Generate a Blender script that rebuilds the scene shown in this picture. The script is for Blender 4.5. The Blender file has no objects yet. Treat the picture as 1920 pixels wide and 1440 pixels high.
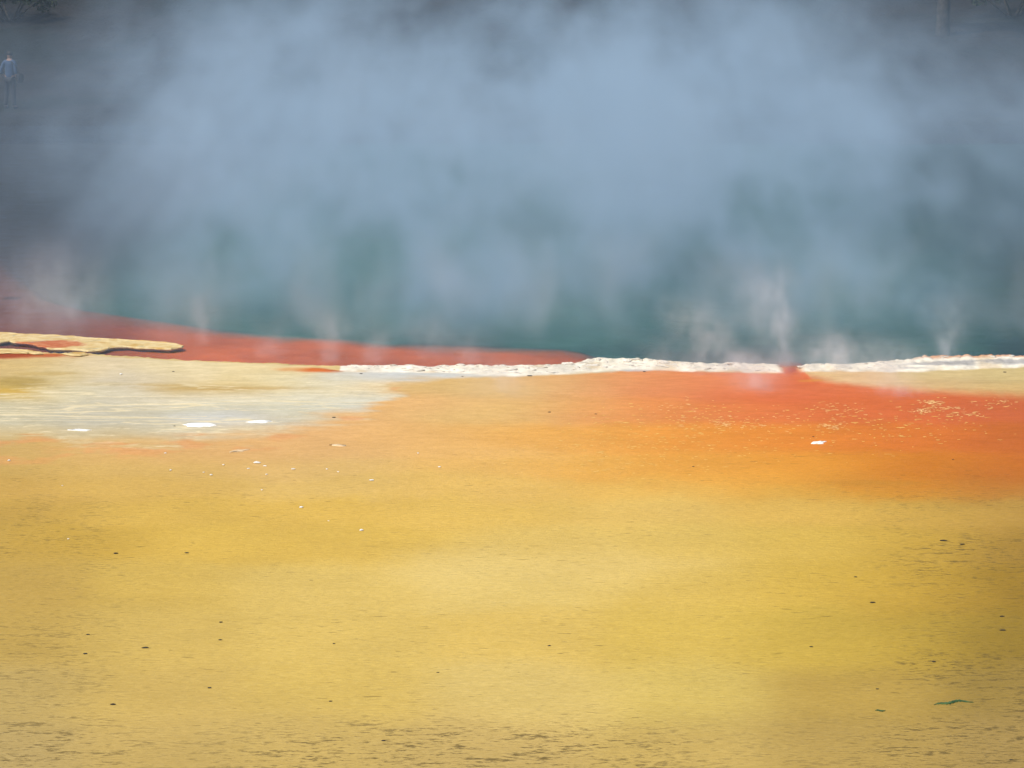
import bpy, bmesh, math, random
import numpy as np
from mathutils import Vector, Matrix

random.seed(7)
rng = np.random.default_rng(11)
SC = bpy.context.scene
COL = SC.collection

# ------------------------------------------------------------------ camera
CAM_H, PITCH, FPX = 10.0, math.radians(8.07), 8000.0      # a 150 mm lens from a lookout 10 m above the flats
cam_data = bpy.data.cameras.new('camera')
cam_data.lens = 150.0; cam_data.sensor_width = 36.0
cam_data.clip_start = 0.5; cam_data.clip_end = 8000.0
cam = bpy.data.objects.new('camera', cam_data); COL.objects.link(cam)
cam.location = (0, 0, CAM_H); cam.rotation_euler = (math.radians(90) - PITCH, 0, 0)
SC.camera = cam

# ------------------------------------------------------------------ light
SUN_EL, SUN_AZ = math.radians(56), math.radians(-125)     # high sun, behind the photographer's left shoulder
world = bpy.data.worlds.new('World'); SC.world = world; world.use_nodes = True
wn = world.node_tree.nodes; wn.clear()
sky = wn.new('ShaderNodeTexSky'); sky.sky_type = 'NISHITA'; sky.sun_disc = False
sky.sun_elevation = SUN_EL; sky.sun_rotation = SUN_AZ
bg = wn.new('ShaderNodeBackground'); bg.inputs['Strength'].default_value = 0.10
wo = wn.new('ShaderNodeOutputWorld')
world.node_tree.links.new(sky.outputs[0], bg.inputs['Color']); world.node_tree.links.new(bg.outputs[0], wo.inputs['Surface'])
sd = bpy.data.lights.new('sun', 'SUN'); sd.energy = 3.6; sd.angle = math.radians(0.53); sd.color = (1.0, 0.95, 0.88)
sun = bpy.data.objects.new('sun', sd); COL.objects.link(sun)
sdir = Vector((math.sin(SUN_AZ)*math.cos(SUN_EL), math.cos(SUN_AZ)*math.cos(SUN_EL), math.sin(SUN_EL)))
sun.rotation_euler = sdir.to_track_quat('Z', 'Y').to_euler(); sun.location = sdir*60

SC.view_settings.view_transform = 'Standard'; SC.view_settings.look = 'None'
SC.view_settings.exposure = 0.45; SC.view_settings.gamma = 1.0; SC.view_settings.use_curve_mapping = False
SC.render.engine = 'CYCLES'
cy = SC.cycles
cy.use_denoising = True
try: cy.denoiser = 'OPENIMAGEDENOISE'
except Exception: pass
cy.max_bounces = 4; cy.diffuse_bounces = 2; cy.glossy_bounces = 3; cy.transmission_bounces = 4; cy.volume_bounces = 1; cy.transparent_max_bounces = 8
cy.use_adaptive_sampling = True; cy.adaptive_threshold = 0.03
cy.volume_step_rate = 8.0; cy.volume_max_steps = 256
ILLUM = np.array([1.47, 1.50, 1.58])       # display value of a white diffuse flat under this light

# ------------------------------------------------------------------ place <-> photograph survey
CP, SP = math.cos(PITCH), math.sin(PITCH)
def P(px, py, z=0.0):
    """the point at height z that the photograph shows at (px, py)"""
    cx, cyy = (px-960)/FPX, -(py-720)/FPX
    d = np.array([cx, CP + cyy*SP, -SP + cyy*CP])
    t = (z-CAM_H)/d[2]
    return np.array([0, 0, CAM_H]) + t*d
def UV(x, y, z=0.0):
    rz = z-CAM_H
    dep = y*CP - rz*SP
    return 960+FPX*x/dep, 720-FPX*(y*SP+rz*CP)/dep
def line(pts, z=0.0):
    """surveyed line as y(x)"""
    a = np.array([P(p[0], p[1], p[2] if len(p) > 2 else z)[:2] for p in pts])
    o = np.argsort(a[:, 0]); a = a[o]
    return lambda x: np.interp(x, a[:, 0], a[:, 1])

TAB = np.random.default_rng(3).random((8, 256, 256))
def vn(x, y, s=0):
    T = TAB[s % 8]
    xi, yi = np.floor(x).astype(int), np.floor(y).astype(int)
    fx, fy = x-xi, y-yi
    fx, fy = fx*fx*(3-2*fx), fy*fy*(3-2*fy)
    a, b, c, d = T[xi & 255, yi & 255], T[(xi+1) & 255, yi & 255], T[xi & 255, (yi+1) & 255], T[(xi+1) & 255, (yi+1) & 255]
    return (a*(1-fx)+b*fx)*(1-fy) + (c*(1-fx)+d*fx)*fy
def fbm(x, y, s=0, o=4):
    r, a, t = 0, 1.0, 0
    for k in range(o):
        r = r + a*vn(x*2**k+17.3*k, y*2**k+9.1*k, s+k); t += a; a *= .5
    return r/t
def ss(a, b, x):
    t = np.clip((x-a)/(b-a), 0, 1); return t*t*(3-2*t)
def lin(c):
    c = np.asarray(c, float)/255.0
    return np.where(c <= .04045, c/12.92, ((c+.055)/1.055)**2.4)
def alb(c):
    return np.clip(lin(c)/ILLUM, 0.0, 0.86)

# ------------------------------------------------------------------ helpers: objects and materials
def tag(o, label=None, cat=None, group=None, kind=None):
    if label: o['label'] = label
    if cat: o['category'] = cat
    if group: o['group'] = group
    if kind: o['kind'] = kind
    return o
def add(name, me, mat=None, parent=None, loc=None):
    o = bpy.data.objects.new(name, me); COL.objects.link(o)
    if mat is not None and me is not None and not me.materials: me.materials.append(mat)
    if parent: o.parent = parent
    if loc is not None: o.location = loc
    return o
def empty(name, loc):
    o = bpy.data.objects.new(name, None); COL.objects.link(o); o.location = loc; o.empty_display_size = .2
    return o
def quick_mesh(name, V, F, smooth=True):
    me = bpy.data.meshes.new(name); me.from_pydata([tuple(v) for v in V], [], [tuple(f) for f in F])
    if smooth: me.polygons.foreach_set('use_smooth', [True]*len(me.polygons))
    me.update(); return me
def grid_mesh(name, X, Y, Z, colors=None, floats=None):
    """a height sheet from 2-D arrays, with optional colour / float attributes"""
    n, m = X.shape
    me = bpy.data.meshes.new(name)
    co = np.stack([X, Y, Z], -1).reshape(-1, 3).astype(np.float32)
    idx = np.arange(n*m).reshape(n, m)
    q = np.stack([idx[:-1, :-1], idx[:-1, 1:], idx[1:, 1:], idx[1:, :-1]], -1).reshape(-1, 4)
    me.vertices.add(n*m); me.vertices.foreach_set('co', co.ravel())
    me.loops.add(q.size); me.loops.foreach_set('vertex_index', q.ravel().astype(np.int32))
    me.polygons.add(len(q)); me.polygons.foreach_set('loop_start', (np.arange(len(q))*4).astype(np.int32))
    me.polygons.foreach_set('use_smooth', np.ones(len(q), bool))
    if colors is not None:
        a = me.attributes.new('mineral', 'FLOAT_COLOR', 'POINT')
        a.data.foreach_set('color', np.concatenate([colors, np.ones((n, m, 1))], -1).astype(np.float32).ravel())
    for k, v in (floats or {}).items():
        a = me.attributes.new(k, 'FLOAT', 'POINT'); a.data.foreach_set('value', v.astype(np.float32).ravel())
    me.update(calc_edges=True); me.validate()
    return me

class MatB:
    def __init__(s, name):
        s.m = bpy.data.materials.new(name); s.m.use_nodes = True
        s.t = s.m.node_tree; s.n = s.t.nodes; s.bsdf = s.n['Principled BSDF']; s.out = s.n['Material Output']
        s.pos = s.n.new('ShaderNodeTexCoord').outputs['Object']
    def link(s, a, b): s.t.links.new(a, b)
    def mapping(s, sc):
        k = s.n.new('ShaderNodeMapping'); k.inputs['Scale'].default_value = sc; s.link(s.pos, k.inputs['Vector']); return k.outputs[0]
    def noise(s, scale, detail=3, rough=.55, vec=None, dist=0):
        k = s.n.new('ShaderNodeTexNoise'); k.inputs['Scale'].default_value = scale; k.inputs['Detail'].default_value = detail
        k.inputs['Roughness'].default_value = rough; k.inputs['Distortion'].default_value = dist
        s.link(vec or s.pos, k.inputs['Vector']); return k.outputs['Fac']
    def ramp(s, f, a, b, lo=0., hi=1.):
        k = s.n.new('ShaderNodeMapRange'); k.interpolation_type = 'SMOOTHSTEP'
        for i, v in zip(('From Min', 'From Max', 'To Min', 'To Max'), (a, b, lo, hi)): k.inputs[i].default_value = v
        s.link(f, k.inputs['Value']); return k.outputs[0]
    def mix(s, fac, a, b, mode='MIX'):
        k = s.n.new('ShaderNodeMix'); k.data_type = 'RGBA'; k.blend_type = mode
        for v, i in ((fac, k.inputs[0]), (a, k.inputs[6]), (b, k.inputs[7])):
            if isinstance(v, bpy.types.NodeSocket): s.link(v, i)
            elif isinstance(v, (int, float)): i.default_value = v
            else: i.default_value = (*v, 1)
        return k.outputs[2]
    def math(s, op, a, b=0.):
        k = s.n.new('ShaderNodeMath'); k.operation = op
        for v, i in ((a, k.inputs[0]), (b, k.inputs[1])):
            if isinstance(v, bpy.types.NodeSocket): s.link(v, i)
            else: i.default_value = v
        return k.outputs[0]
    def attr(s, name, out='Fac'):
        k = s.n.new('ShaderNodeAttribute'); k.attribute_name = name; return k.outputs[out]
    def bump(s, h, dist, strength=1.):
        k = s.n.new('ShaderNodeBump'); k.inputs['Distance'].default_value = dist; k.inputs['Strength'].default_value = strength
        s.link(h, k.inputs['Height']); s.link(k.outputs[0], s.bsdf.inputs['Normal']); return k.outputs[0]
    def set(s, **kw):
        for k, v in kw.items():
            i = s.bsdf.inputs[k.replace('_', ' ')]
            if isinstance(v, bpy.types.NodeSocket): s.link(v, i)
            elif isinstance(v, (tuple, list, np.ndarray)): i.default_value = (*[float(q) for q in v], 1)
            else: i.default_value = v
        return s.m
def simple_mat(name, c1, c2, scale=12., rough=.75, bump=.01, spec=.25):
    b = MatB(name)
    f = b.noise(scale, 4)
    c = b.mix(b.ramp(f, .35, .65), c1, c2)
    if bump: b.bump(b.noise(scale*2.2, 4), bump)
    return b.set(Base_Color=c, Roughness=rough, Specular_IOR_Level=spec)

# ------------------------------------------------------------------ surveyed outlines of the flats and the pool
WATER_Z = 0.03
rim_top = [(-500, 648, .07), (0, 655, .07), (50, 657, .07), (80, 661, .07), (110, 662, .07), (150, 660, .08), (195, 666, .08), (240, 668, .08), (300, 672, .08), (350, 676, .08),
           (400, 677, .07), (450, 679, .07), (520, 681, .07), (560, 684, .07), (610, 686, .07), (660, 685, .09), (700, 684, .10), (760, 684, .11), (800, 686, .10), (850, 685, .11),
           (900, 685, .11), (950, 685, .11), (1000, 684, .12), (1050, 682, .12), (1078, 680, .12), (1100, 674, .16), (1130, 671, .19), (1170, 671, .19), (1240, 674, .17),
           (1310, 680, .13), (1380, 681, .13), (1462, 683, .11), (1505, 683, .10), (1530, 681, .11), (1570, 682, .11), (1630, 680, .12), (1670, 675, .16), (1700, 673, .17),
           (1720, 669, .20), (1760, 667, .22), (1830, 665, .23), (1920, 665, .23), (2400, 662, .23)]
rim_foot = [(-500, 651, .05), (0, 658, .05), (80, 664, .05), (150, 663, .05), (195, 669, .05), (300, 675, .05), (400, 680, .05), (520, 684, .05), (610, 689, .05), (650, 695, .04),
            (700, 696, .03), (760, 696, .03), (840, 698, .02), (900, 701, .02), (965, 703, .02), (1080, 699, .02), (1150, 692, .02), (1200, 691, .02), (1290, 694, .02),
            (1467, 699, .01), (1509, 695, .02), (1600, 696, .02), (1700, 696, .02), (1800, 692, .02), (1920, 687, .02), (2400, 686, .02)]
pale_foot = [(-500, 838), (0, 831), (250, 831), (375, 822), (470, 818), (512, 808), (575, 797), (625, 785), (687, 772), (712, 758), (735, 738), (757, 721), (800, 712),
             (875, 708), (965, 706), (1080, 701), (1152, 698), (1190, 694), (1290, 696), (1455, 701), (1480, 690), (1508, 697), (1523, 714), (1612, 723), (1736, 733), (1914, 742), (2400, 760)]
ledge = [(-500, 380), (-120, 440), (-20, 490), (30, 540), (70, 570), (140, 590), (250, 606), (400, 626), (550, 639), (700, 649), (850, 656), (1000, 661), (1050, 664), (1090, 670), (1130, 682), (1170, 700), (1440, 700), (1466, 688), (1502, 688), (1530, 700), (2400, 700)]
rim_top = [(a, b_, .03+(h-.03)*.5) for a, b_, h in rim_top]
Yrim, Yfoot, Ypale, Yledge = line(rim_top), line(rim_foot), line(pale_foot), line(ledge, -.04)
_rt = np.array([[P(p[0], p[1], p[2])[0], p[2]] for p in rim_top])
Hrim = lambda x: np.interp(x, _rt[:, 0], _rt[:, 1])
GAP0, GAP1 = P(1464, 690)[0], P(1500, 690)[0]
tongue = [(-260, 622), (0, 622), (50, 625), (120, 628), (180, 633), (250, 636), (300, 640), (330, 643), (346, 647), (338, 650), (320, 653), (280, 652), (230, 649), (213, 650),
          (190, 656), (165, 658), (150, 656), (125, 654), (95, 654), (80, 649), (60, 644), (30, 641), (18, 638), (0, 641), (-260, 640)]

# mineral colours of the flats, with some lens vignette darkening painted in at right and corners, noted on the photograph
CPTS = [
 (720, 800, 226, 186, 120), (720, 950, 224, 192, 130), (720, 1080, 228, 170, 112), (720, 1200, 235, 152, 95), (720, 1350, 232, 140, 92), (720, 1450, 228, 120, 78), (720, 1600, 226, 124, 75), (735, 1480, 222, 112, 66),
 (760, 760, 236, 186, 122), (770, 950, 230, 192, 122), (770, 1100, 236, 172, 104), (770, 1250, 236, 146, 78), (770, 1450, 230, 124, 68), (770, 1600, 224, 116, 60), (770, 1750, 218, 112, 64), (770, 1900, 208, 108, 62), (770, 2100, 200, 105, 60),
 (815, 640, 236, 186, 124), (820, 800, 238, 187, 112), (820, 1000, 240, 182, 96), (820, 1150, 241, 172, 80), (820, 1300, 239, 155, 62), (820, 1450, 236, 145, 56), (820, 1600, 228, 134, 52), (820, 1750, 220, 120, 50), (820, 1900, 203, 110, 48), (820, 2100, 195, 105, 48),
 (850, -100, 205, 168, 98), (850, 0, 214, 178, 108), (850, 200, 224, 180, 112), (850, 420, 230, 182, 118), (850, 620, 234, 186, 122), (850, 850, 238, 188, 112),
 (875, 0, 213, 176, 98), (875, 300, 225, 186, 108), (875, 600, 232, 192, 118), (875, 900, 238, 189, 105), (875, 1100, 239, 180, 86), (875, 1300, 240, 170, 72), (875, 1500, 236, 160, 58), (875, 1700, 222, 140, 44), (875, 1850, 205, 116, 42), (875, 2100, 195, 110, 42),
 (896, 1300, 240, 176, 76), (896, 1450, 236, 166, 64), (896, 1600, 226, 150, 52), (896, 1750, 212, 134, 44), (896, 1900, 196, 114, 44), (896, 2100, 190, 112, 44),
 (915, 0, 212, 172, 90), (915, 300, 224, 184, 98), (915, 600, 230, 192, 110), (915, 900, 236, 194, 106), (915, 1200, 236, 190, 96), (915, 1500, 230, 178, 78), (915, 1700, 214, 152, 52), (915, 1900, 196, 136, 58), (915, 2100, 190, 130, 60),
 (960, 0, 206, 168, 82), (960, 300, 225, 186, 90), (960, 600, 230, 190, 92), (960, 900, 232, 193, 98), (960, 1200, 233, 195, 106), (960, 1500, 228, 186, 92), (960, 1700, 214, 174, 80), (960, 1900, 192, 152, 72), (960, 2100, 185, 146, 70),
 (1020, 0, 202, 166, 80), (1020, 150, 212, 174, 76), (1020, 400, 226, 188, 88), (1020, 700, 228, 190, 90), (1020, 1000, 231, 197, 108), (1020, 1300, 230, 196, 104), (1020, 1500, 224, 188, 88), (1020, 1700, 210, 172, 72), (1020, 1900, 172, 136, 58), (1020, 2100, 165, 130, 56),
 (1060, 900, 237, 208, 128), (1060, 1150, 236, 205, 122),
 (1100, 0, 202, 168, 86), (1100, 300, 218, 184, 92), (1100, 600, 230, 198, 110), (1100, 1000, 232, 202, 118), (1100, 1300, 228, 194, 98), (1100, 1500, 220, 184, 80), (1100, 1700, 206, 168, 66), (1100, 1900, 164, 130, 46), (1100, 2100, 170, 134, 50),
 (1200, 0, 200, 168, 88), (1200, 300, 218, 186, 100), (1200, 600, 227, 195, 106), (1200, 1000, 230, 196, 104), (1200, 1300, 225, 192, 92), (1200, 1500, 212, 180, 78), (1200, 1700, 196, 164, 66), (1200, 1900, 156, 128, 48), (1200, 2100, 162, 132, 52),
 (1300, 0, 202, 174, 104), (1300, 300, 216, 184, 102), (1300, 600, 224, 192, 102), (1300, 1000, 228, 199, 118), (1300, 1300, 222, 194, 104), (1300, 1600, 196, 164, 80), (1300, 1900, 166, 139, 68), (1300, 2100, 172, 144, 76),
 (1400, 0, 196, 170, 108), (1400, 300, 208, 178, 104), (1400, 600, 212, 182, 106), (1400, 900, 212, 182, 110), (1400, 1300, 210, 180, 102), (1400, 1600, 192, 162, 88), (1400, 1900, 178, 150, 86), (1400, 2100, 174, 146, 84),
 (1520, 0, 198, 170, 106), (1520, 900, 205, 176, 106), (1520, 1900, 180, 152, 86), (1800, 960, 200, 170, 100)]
PALE = [  # blue-grey entries just below the rim have the sky's reflection painted in
 (666, -100, 214, 170, 104), (668, 100, 222, 196, 146), (690, -100, 205, 170, 106), (690, 60, 212, 186, 128), (690, 180, 220, 204, 172), (690, 350, 230, 214, 174), (690, 500, 232, 214, 168), (690, 610, 226, 200, 150), (700, 700, 206, 208, 208),
 (705, 760, 204, 208, 210), (703, 860, 210, 212, 212), (705, 950, 216, 212, 200), (700, 1080, 222, 212, 180), (695, 1180, 210, 208, 200), (696, 1300, 226, 190, 140), (698, 1440, 228, 176, 120), (705, 1540, 222, 190, 140), (712, 1620, 222, 186, 146), (705, 1750, 210, 190, 142), (720, 1750, 212, 180, 130), (705, 1900, 206, 186, 134), (730, 1900, 210, 178, 122), (720, 2100, 205, 178, 124),
 (705, 0, 202, 178, 128), (705, 120, 214, 196, 150), (715, 240, 216, 205, 182), (705, 350, 226, 210, 172), (712, 450, 224, 206, 160), (712, 560, 226, 214, 176), (716, 660, 214, 214, 204),
 (720, 20, 190, 164, 92), (735, 20, 212, 180, 96), (738, 120, 214, 206, 178), (740, 250, 212, 204, 182), (728, 340, 212, 184, 122), (728, 450, 212, 184, 122), (726, 560, 226, 210, 168), (730, 650, 232, 222, 190), (728, 720, 230, 200, 150),
 (745, 350, 220, 212, 190), (745, 480, 224, 216, 192), (745, 600, 226, 220, 198), (748, 690, 220, 212, 190),
 (760, 0, 206, 198, 170), (765, 200, 204, 198, 178), (765, 400, 208, 204, 184), (765, 560, 212, 210, 192), (762, 660, 206, 208, 198),
 (790, 0, 202, 196, 172), (790, 200, 200, 196, 180), (785, 420, 202, 204, 204), (790, 500, 208, 202, 186), (780, 600, 210, 202, 178),
 (812, 0, 206, 190, 152), (812, 200, 208, 194, 160), (808, 350, 208, 200, 176), (808, 460, 216, 196, 160), (830, 0, 210, 184, 128), (830, 250, 216, 186, 132)]
def palette(pts, sx, sy, u, v):
    A = np.array(pts, float)
    gu, gv = np.arange(-220, 2141, 12.), np.arange(600, 1830, 5.)
    GU, GV = np.meshgrid(gu, gv, indexing='ij')
    num = np.zeros(GU.shape+(3,)); den = np.zeros(GU.shape)+1e-12
    C = lin(A[:, 2:])
    for (py, px), c in zip(A[:, :2], C):
        s = 1.0 if py < 900 else 1.0+(py-900)/250.
        w = np.exp(-.5*(((GU-px)/(sx))**2 + ((GV-py)/(sy*s))**2)) + 1e-4/(1+((GU-px)/sx)**2+((GV-py)/(sy*s))**2)**2
        num += w[..., None]*c; den += w
    T = num/den[..., None]
    fu = np.clip((u+220)/12., 0, len(gu)-1.001); fv = np.clip((v-600)/5., 0, len(gv)-1.001)
    iu, iv = fu.astype(int), fv.astype(int); fu, fv = (fu-iu)[..., None], (fv-iv)[..., None]
    return (T[iu, iv]*(1-fu)+T[iu+1, iv]*fu)*(1-fv) + (T[iu, iv+1]*(1-fu)+T[iu+1, iv+1]*fu)*fv

# ------------------------------------------------------------------ the flats: one sheet of terrace, lip, shallow ledge and pool bed
def stretch(a, b, n): return np.linspace(a, b, n, endpoint=False)
xs_in = np.arange(-10.6, 10.6, 0.03)
xs = np.concatenate([-60+49.4*ss(0, 1, np.linspace(.0, 1, 40, endpoint=False)), xs_in, 10.6+49.4*np.linspace(0, 1, 40)**1.6])
xs = np.unique(xs)
ys = np.concatenate([stretch(24, 42, 45), stretch(42, 62, 260), stretch(62, 78.5, 330), stretch(78.5, 84, 60), stretch(84, 128, 70), [128]])
X, Y = np.meshgrid(xs, ys, indexing='ij')
U, V = UV(X, Y)
wob = (fbm(X*1.1, Y*.55, 1)-.5)
yr = Yrim(X) + .10*(fbm(X*2.4, Y*0+3, 2)-.5)
yf = Yfoot(X) + .16*(fbm(X*1.7, Y*0+7, 3)-.5)
yp = Ypale(X + 1.1*(fbm(X*.9, Y*2.2, 5)-.5)*ss(P(900, 720)[0], P(760, 720)[0], X))
H = Hrim(X)
gap = ss(GAP0-.10, GAP0+.06, X)*(1-ss(GAP1-.06, GAP1+.10, X))
# heights
edge = Y - yp + 2.2*(fbm(X*1.1, Y*.8, 4)-.5)*ss(P(830, 720)[0], P(720, 720)[0], X) + .30*(fbm(X*7, Y*2.5, 5)-.5) + 1.6*(fbm(X*.45, Y*3.2, 6)-.5)*ss(P(800, 720)[0], P(720, 720)[0], X)
t = np.clip((Y-yf)/np.maximum(yr-yf, .05), 0, 1)
prof = np.clip(t, 0, 1)**.75
flatz = .045*ss(-2.5, 0, Y-yf)*ss(P(700, 690)[0], P(560, 690)[0], X) + .012*ss(-1.2, .8, edge)
rough = .014*(fbm(X*4, Y*2.2, 4)-.5)*ss(-.4, 0, Y-yp) + .006*(fbm(X*2, Y, 5)-.5)
Zt = flatz + (H-flatz)*prof + rough
nodes_ = np.abs(fbm(X*7, Y*3.5, 6, 3)-.5)*2
Zt += prof*(.05*(nodes_-.25))*np.clip(H/.075, .3, 1.3)
Zt = Zt*(1-gap) + gap*(.0)
shelf = ss(0, .22, Y-yr)
bed = -.02 - .04*fbm(X, Y, 2) - .35*ss(0, 3.2, Y-Yledge(X)-.3)
Z = np.where(Y > yr, Zt*(1-shelf)+bed*shelf, Zt)
# colours
wu = 26*(fbm(X*.9, Y*.45, 0)-.5)*2 + 8*(fbm(X*5, Y*2, 2)-.5); wv = 9*(fbm(X*.9+31, Y*.4+5, 1)-.5)*2 + 4*(fbm(X*4, Y*1.5, 3)-.5)
Vw = np.where(V < 860, wv, wv*2.2)
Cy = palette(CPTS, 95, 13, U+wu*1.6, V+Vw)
Cp = palette(PALE, 48, 9, U+wu, V+wv*.8)*np.array([1.08, 1.06, 1.02])*(.90+.20*fbm(X*1.2, Y*5, 3)+.0)[..., None]
wid = np.interp(X[:, 0], [P(p, 760)[0] for p in (300, 640, 745, 830, 1450, 1510, 1600, 1900)], [.9, 1.3, 1.5, .25, .12, .25, .5, .8])[:, None]
mp = ss(-1, 1, edge/wid)
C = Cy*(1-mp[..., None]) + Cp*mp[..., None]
def brush(px, py, rx, ry, col, a=1., hard=.5, nz=.5):
    global C
    d = np.sqrt(((U+wu*.35-px)/rx)**2 + ((V+wv*.3-py)/ry)**2) + nz*(fbm(X*5+px, Y*2.4+py, 6)-.5)
    m = a*(1-ss(hard, 1.25, d))
    C = C*(1-m[..., None]) + lin(col)*m[..., None]
brush(60, 671, 110, 7, (196, 96, 52), .9); brush(150, 670, 45, 4, (216, 128, 60), .9); brush(20, 672, 60, 5, (160, 70, 44), .8)
brush(565, 697, 50, 4, (226, 160, 92), .7); brush(605, 698, 42, 4.5, (222, 116, 48), .95, .3); brush(640, 697, 22, 2.2, (190, 92, 36), .9)
brush(45, 716, 60, 10, (176, 150, 80), .6); brush(20, 734, 45, 5, (222, 182, 84), .7); brush(90, 702, 60, 4, (200, 170, 96), .5)
brush(430, 729, 170, 4.5, (200, 164, 88), .65, .2); brush(300, 722, 60, 3, (205, 172, 100), .5); brush(200, 722, 45, 4, (196, 176, 124), .4)
brush(1485, 692, 20, 16, (206, 96, 58), .9, .3); brush(1490, 690, 10, 8, (176, 72, 44), .8); brush(1495, 716, 60, 14, (222, 112, 66), .6)
brush(1190, 694, 40, 4, (200, 206, 210), .6); brush(1520, 714, 26, 3, (226, 150, 66), .6)
brush(1740, 870, 40, 40, (214, 128, 36), .35, .1); brush(1650, 905, 120, 7, (196, 140, 52), .5, .1)
# pale crust lines on the grey flat
rid = 1-np.abs(fbm(X*.28+.4*wob, Y*1.7+3, 5, 3)-.5)*2
rid2 = 1-np.abs(fbm(X*.5+40, Y*2.6+13+wob, 2, 3)-.5)*2
lines = np.maximum(ss(.945, .985, rid), .8*ss(.955, .99, rid2))*mp*ss(15, 40, V-690)*(1-ss(720, 780, U)*1.)
C = C*(1-.8*lines[..., None]) + lin((250, 234, 194))*.8*lines[..., None]
# orange silt streaks along the edge of the grey flat
st = ss(.56, .72, fbm(X*1.6+9, Y*1.5, 3))*ss(-2.2, -.2, edge)*(1-ss(-.2, .5, edge))*(U < 760)
C = C*(1-.55*st[..., None]) + lin((238, 164, 104))*.55*st[..., None]
# white lip
lipw = ss(-.12, .10, Y-yf+.25*(fbm(X*5, Y*2, 1)-.5))*(1-gap)
xk = P(640, 690)[0]
wcol = lin((253, 245, 229))*(.62+.75*fbm(X*6, Y*3, 3)[..., None])
warm = ss(.52, .70, fbm(X*2.2+5, Y*1.3, 7))[..., None]
wcol = wcol*(1-.45*warm) + lin((222, 190, 140))*.45*warm
orng = (ss(.72, .95, t)*ss(P(1690, 690)[0], P(1760, 690)[0], X))[..., None]
wcol = wcol*(1-.85*orng) + lin((214, 152, 116))*.85*orng
grey = (ss(.10, .3, t)*(1-ss(.5, .7, t))*ss(P(1640, 690)[0], P(1720, 690)[0], X)*ss(.36, .52, fbm(X*1.6, Y*3, 4)))[..., None]
wcol = wcol*(1-.8*grey) + lin((168, 168, 172))*.8*grey
lipc = np.where((X > xk)[..., None], wcol, lin((226, 200, 140)) * (.75+.5*fbm(X*6, Y*3, 3)[..., None]))
C = C*(1-lipw[..., None]) + lipc*lipw[..., None]
# the drowned red ledge and the deep bed
pool = ss(.0, .10, Y-yr)*(1-gap) + gap*ss(.15, .5, Y-yr)
rl = fbm(X*.8, Y*.35, 6)
red = lin((212, 104, 44))*(.58+.5*rl+.35*fbm(X*3, Y*2.2, 2))[..., None]; red = red*(1-.85*ss(P(420, 650)[0], P(60, 650)[0], X)[..., None]) + lin((118, 62, 46))*.85*ss(P(420, 650)[0], P(60, 650)[0], X)[..., None]
dk = ss(-.7-.9*ss(P(500, 640)[0], P(100, 600)[0], X), .9+2.2*ss(P(500, 640)[0], P(100, 600)[0], X), Y-Yledge(X)+1.2*(fbm(X*.9, Y*.5, 1)-.5))[..., None]
deep = lin((74, 116, 108))*(.7+.6*fbm(X*.25, Y*.12, 3)[..., None])
deep = deep*(1-.42*(1-ss(76.5, 81, Y))*ss(.35, .6, fbm(X*.5, Y*.3, 2)))[..., None]
left_dark = (ss(P(330, 500)[0], P(-60, 500)[0], X - .10*(Y-86))*ss(77.5, 81, Y))[..., None]      # bed colour gets darker toward the pool's left side
deep = deep*(1-.9*left_dark) + lin((58, 46, 46))*.9*left_dark
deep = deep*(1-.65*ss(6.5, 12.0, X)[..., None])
red = red*(1-.55*left_dark)
bedc = red*(1-dk) + deep*dk
C = C*(1-pool[..., None]) + bedc*pool[..., None]
pat = ss(.28, .55, fbm(X*.5, Y*.35, 4))
fleck = .19 + .75*pat*ss(1560, 1780, U)*ss(905, 950, V)*(1-.55*ss(1050, 1120, V)*(1-ss(1200, 1250, V))) + .55*pat*ss(1180, 1500, U)*ss(1215, 1260, V)*(1-ss(1340, 1400, V))
fleck += .95*ss(1335, 1400, V+22*(fbm(X*.8, Y*.4, 2)-.5)*2)*(1-.7*ss(1150, 1400, U))*(.35+.65*ss(330, 640, U)) + .40*pat*(1-ss(120, 330, U))*ss(900, 950, V)
fleck = np.clip(fleck, 0, 1)
fleck = fleck*(1-mp)*ss(800, 900, V)
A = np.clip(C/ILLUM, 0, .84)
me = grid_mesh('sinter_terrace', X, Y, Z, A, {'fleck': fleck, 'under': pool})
b = MatB('mineral_flat')
base = b.attr('mineral', 'Color')
fk = b.attr('fleck')
v1 = b.mapping((1.0, 2.0, 1.0))
n_s = b.noise(9, 5, .65, v1)                 # silt streaks
n_m = b.noise(2.2, 4, .6, v1, .4)
n_l = b.noise(.55, 3)
col = b.mix(1.0, base, b.mix(b.ramp(n_l, .3, .7), (.96, .96, .96), (1.04, 1.04, 1.04)), 'MULTIPLY')
col = b.mix(1.0, col, b.mix(b.ramp(n_m, .3, .72), (.93, .92, .88), (1.05, 1.05, 1.05)), 'MULTIPLY')
col = b.mix(1.0, col, b.mix(b.ramp(n_s, .3, .72), (.93, .92, .89), (1.05, 1.05, 1.06)), 'MULTIPLY')
spots = b.ramp(b.math('ADD', b.math('MULTIPLY', b.noise(8, 6, .7, b.mapping((1.0, 1.9, 1))), .6), b.math('MULTIPLY', n_m, .4)), .495, .60)
col = b.mix(b.math('MULTIPLY', spots, b.math('MULTIPLY', fk, .85)), col, tuple(alb((104, 86, 46))))
dash = b.ramp(b.noise(5.5, 2, .5, b.mapping((.75, 2.4, 1)), .3), .645, .70)
col = b.mix(b.math('MULTIPLY', dash, b.math('MULTIPLY', b.ramp(fk, .0, .12, 0., .5), b.ramp(b.noise(.45, 3), .42, .6))), col, tuple(alb((92, 78, 44))))
fine = b.ramp(b.noise(30, 4, .65, b.mapping((.7, 2.0, 1))), .56, .70)
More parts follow.
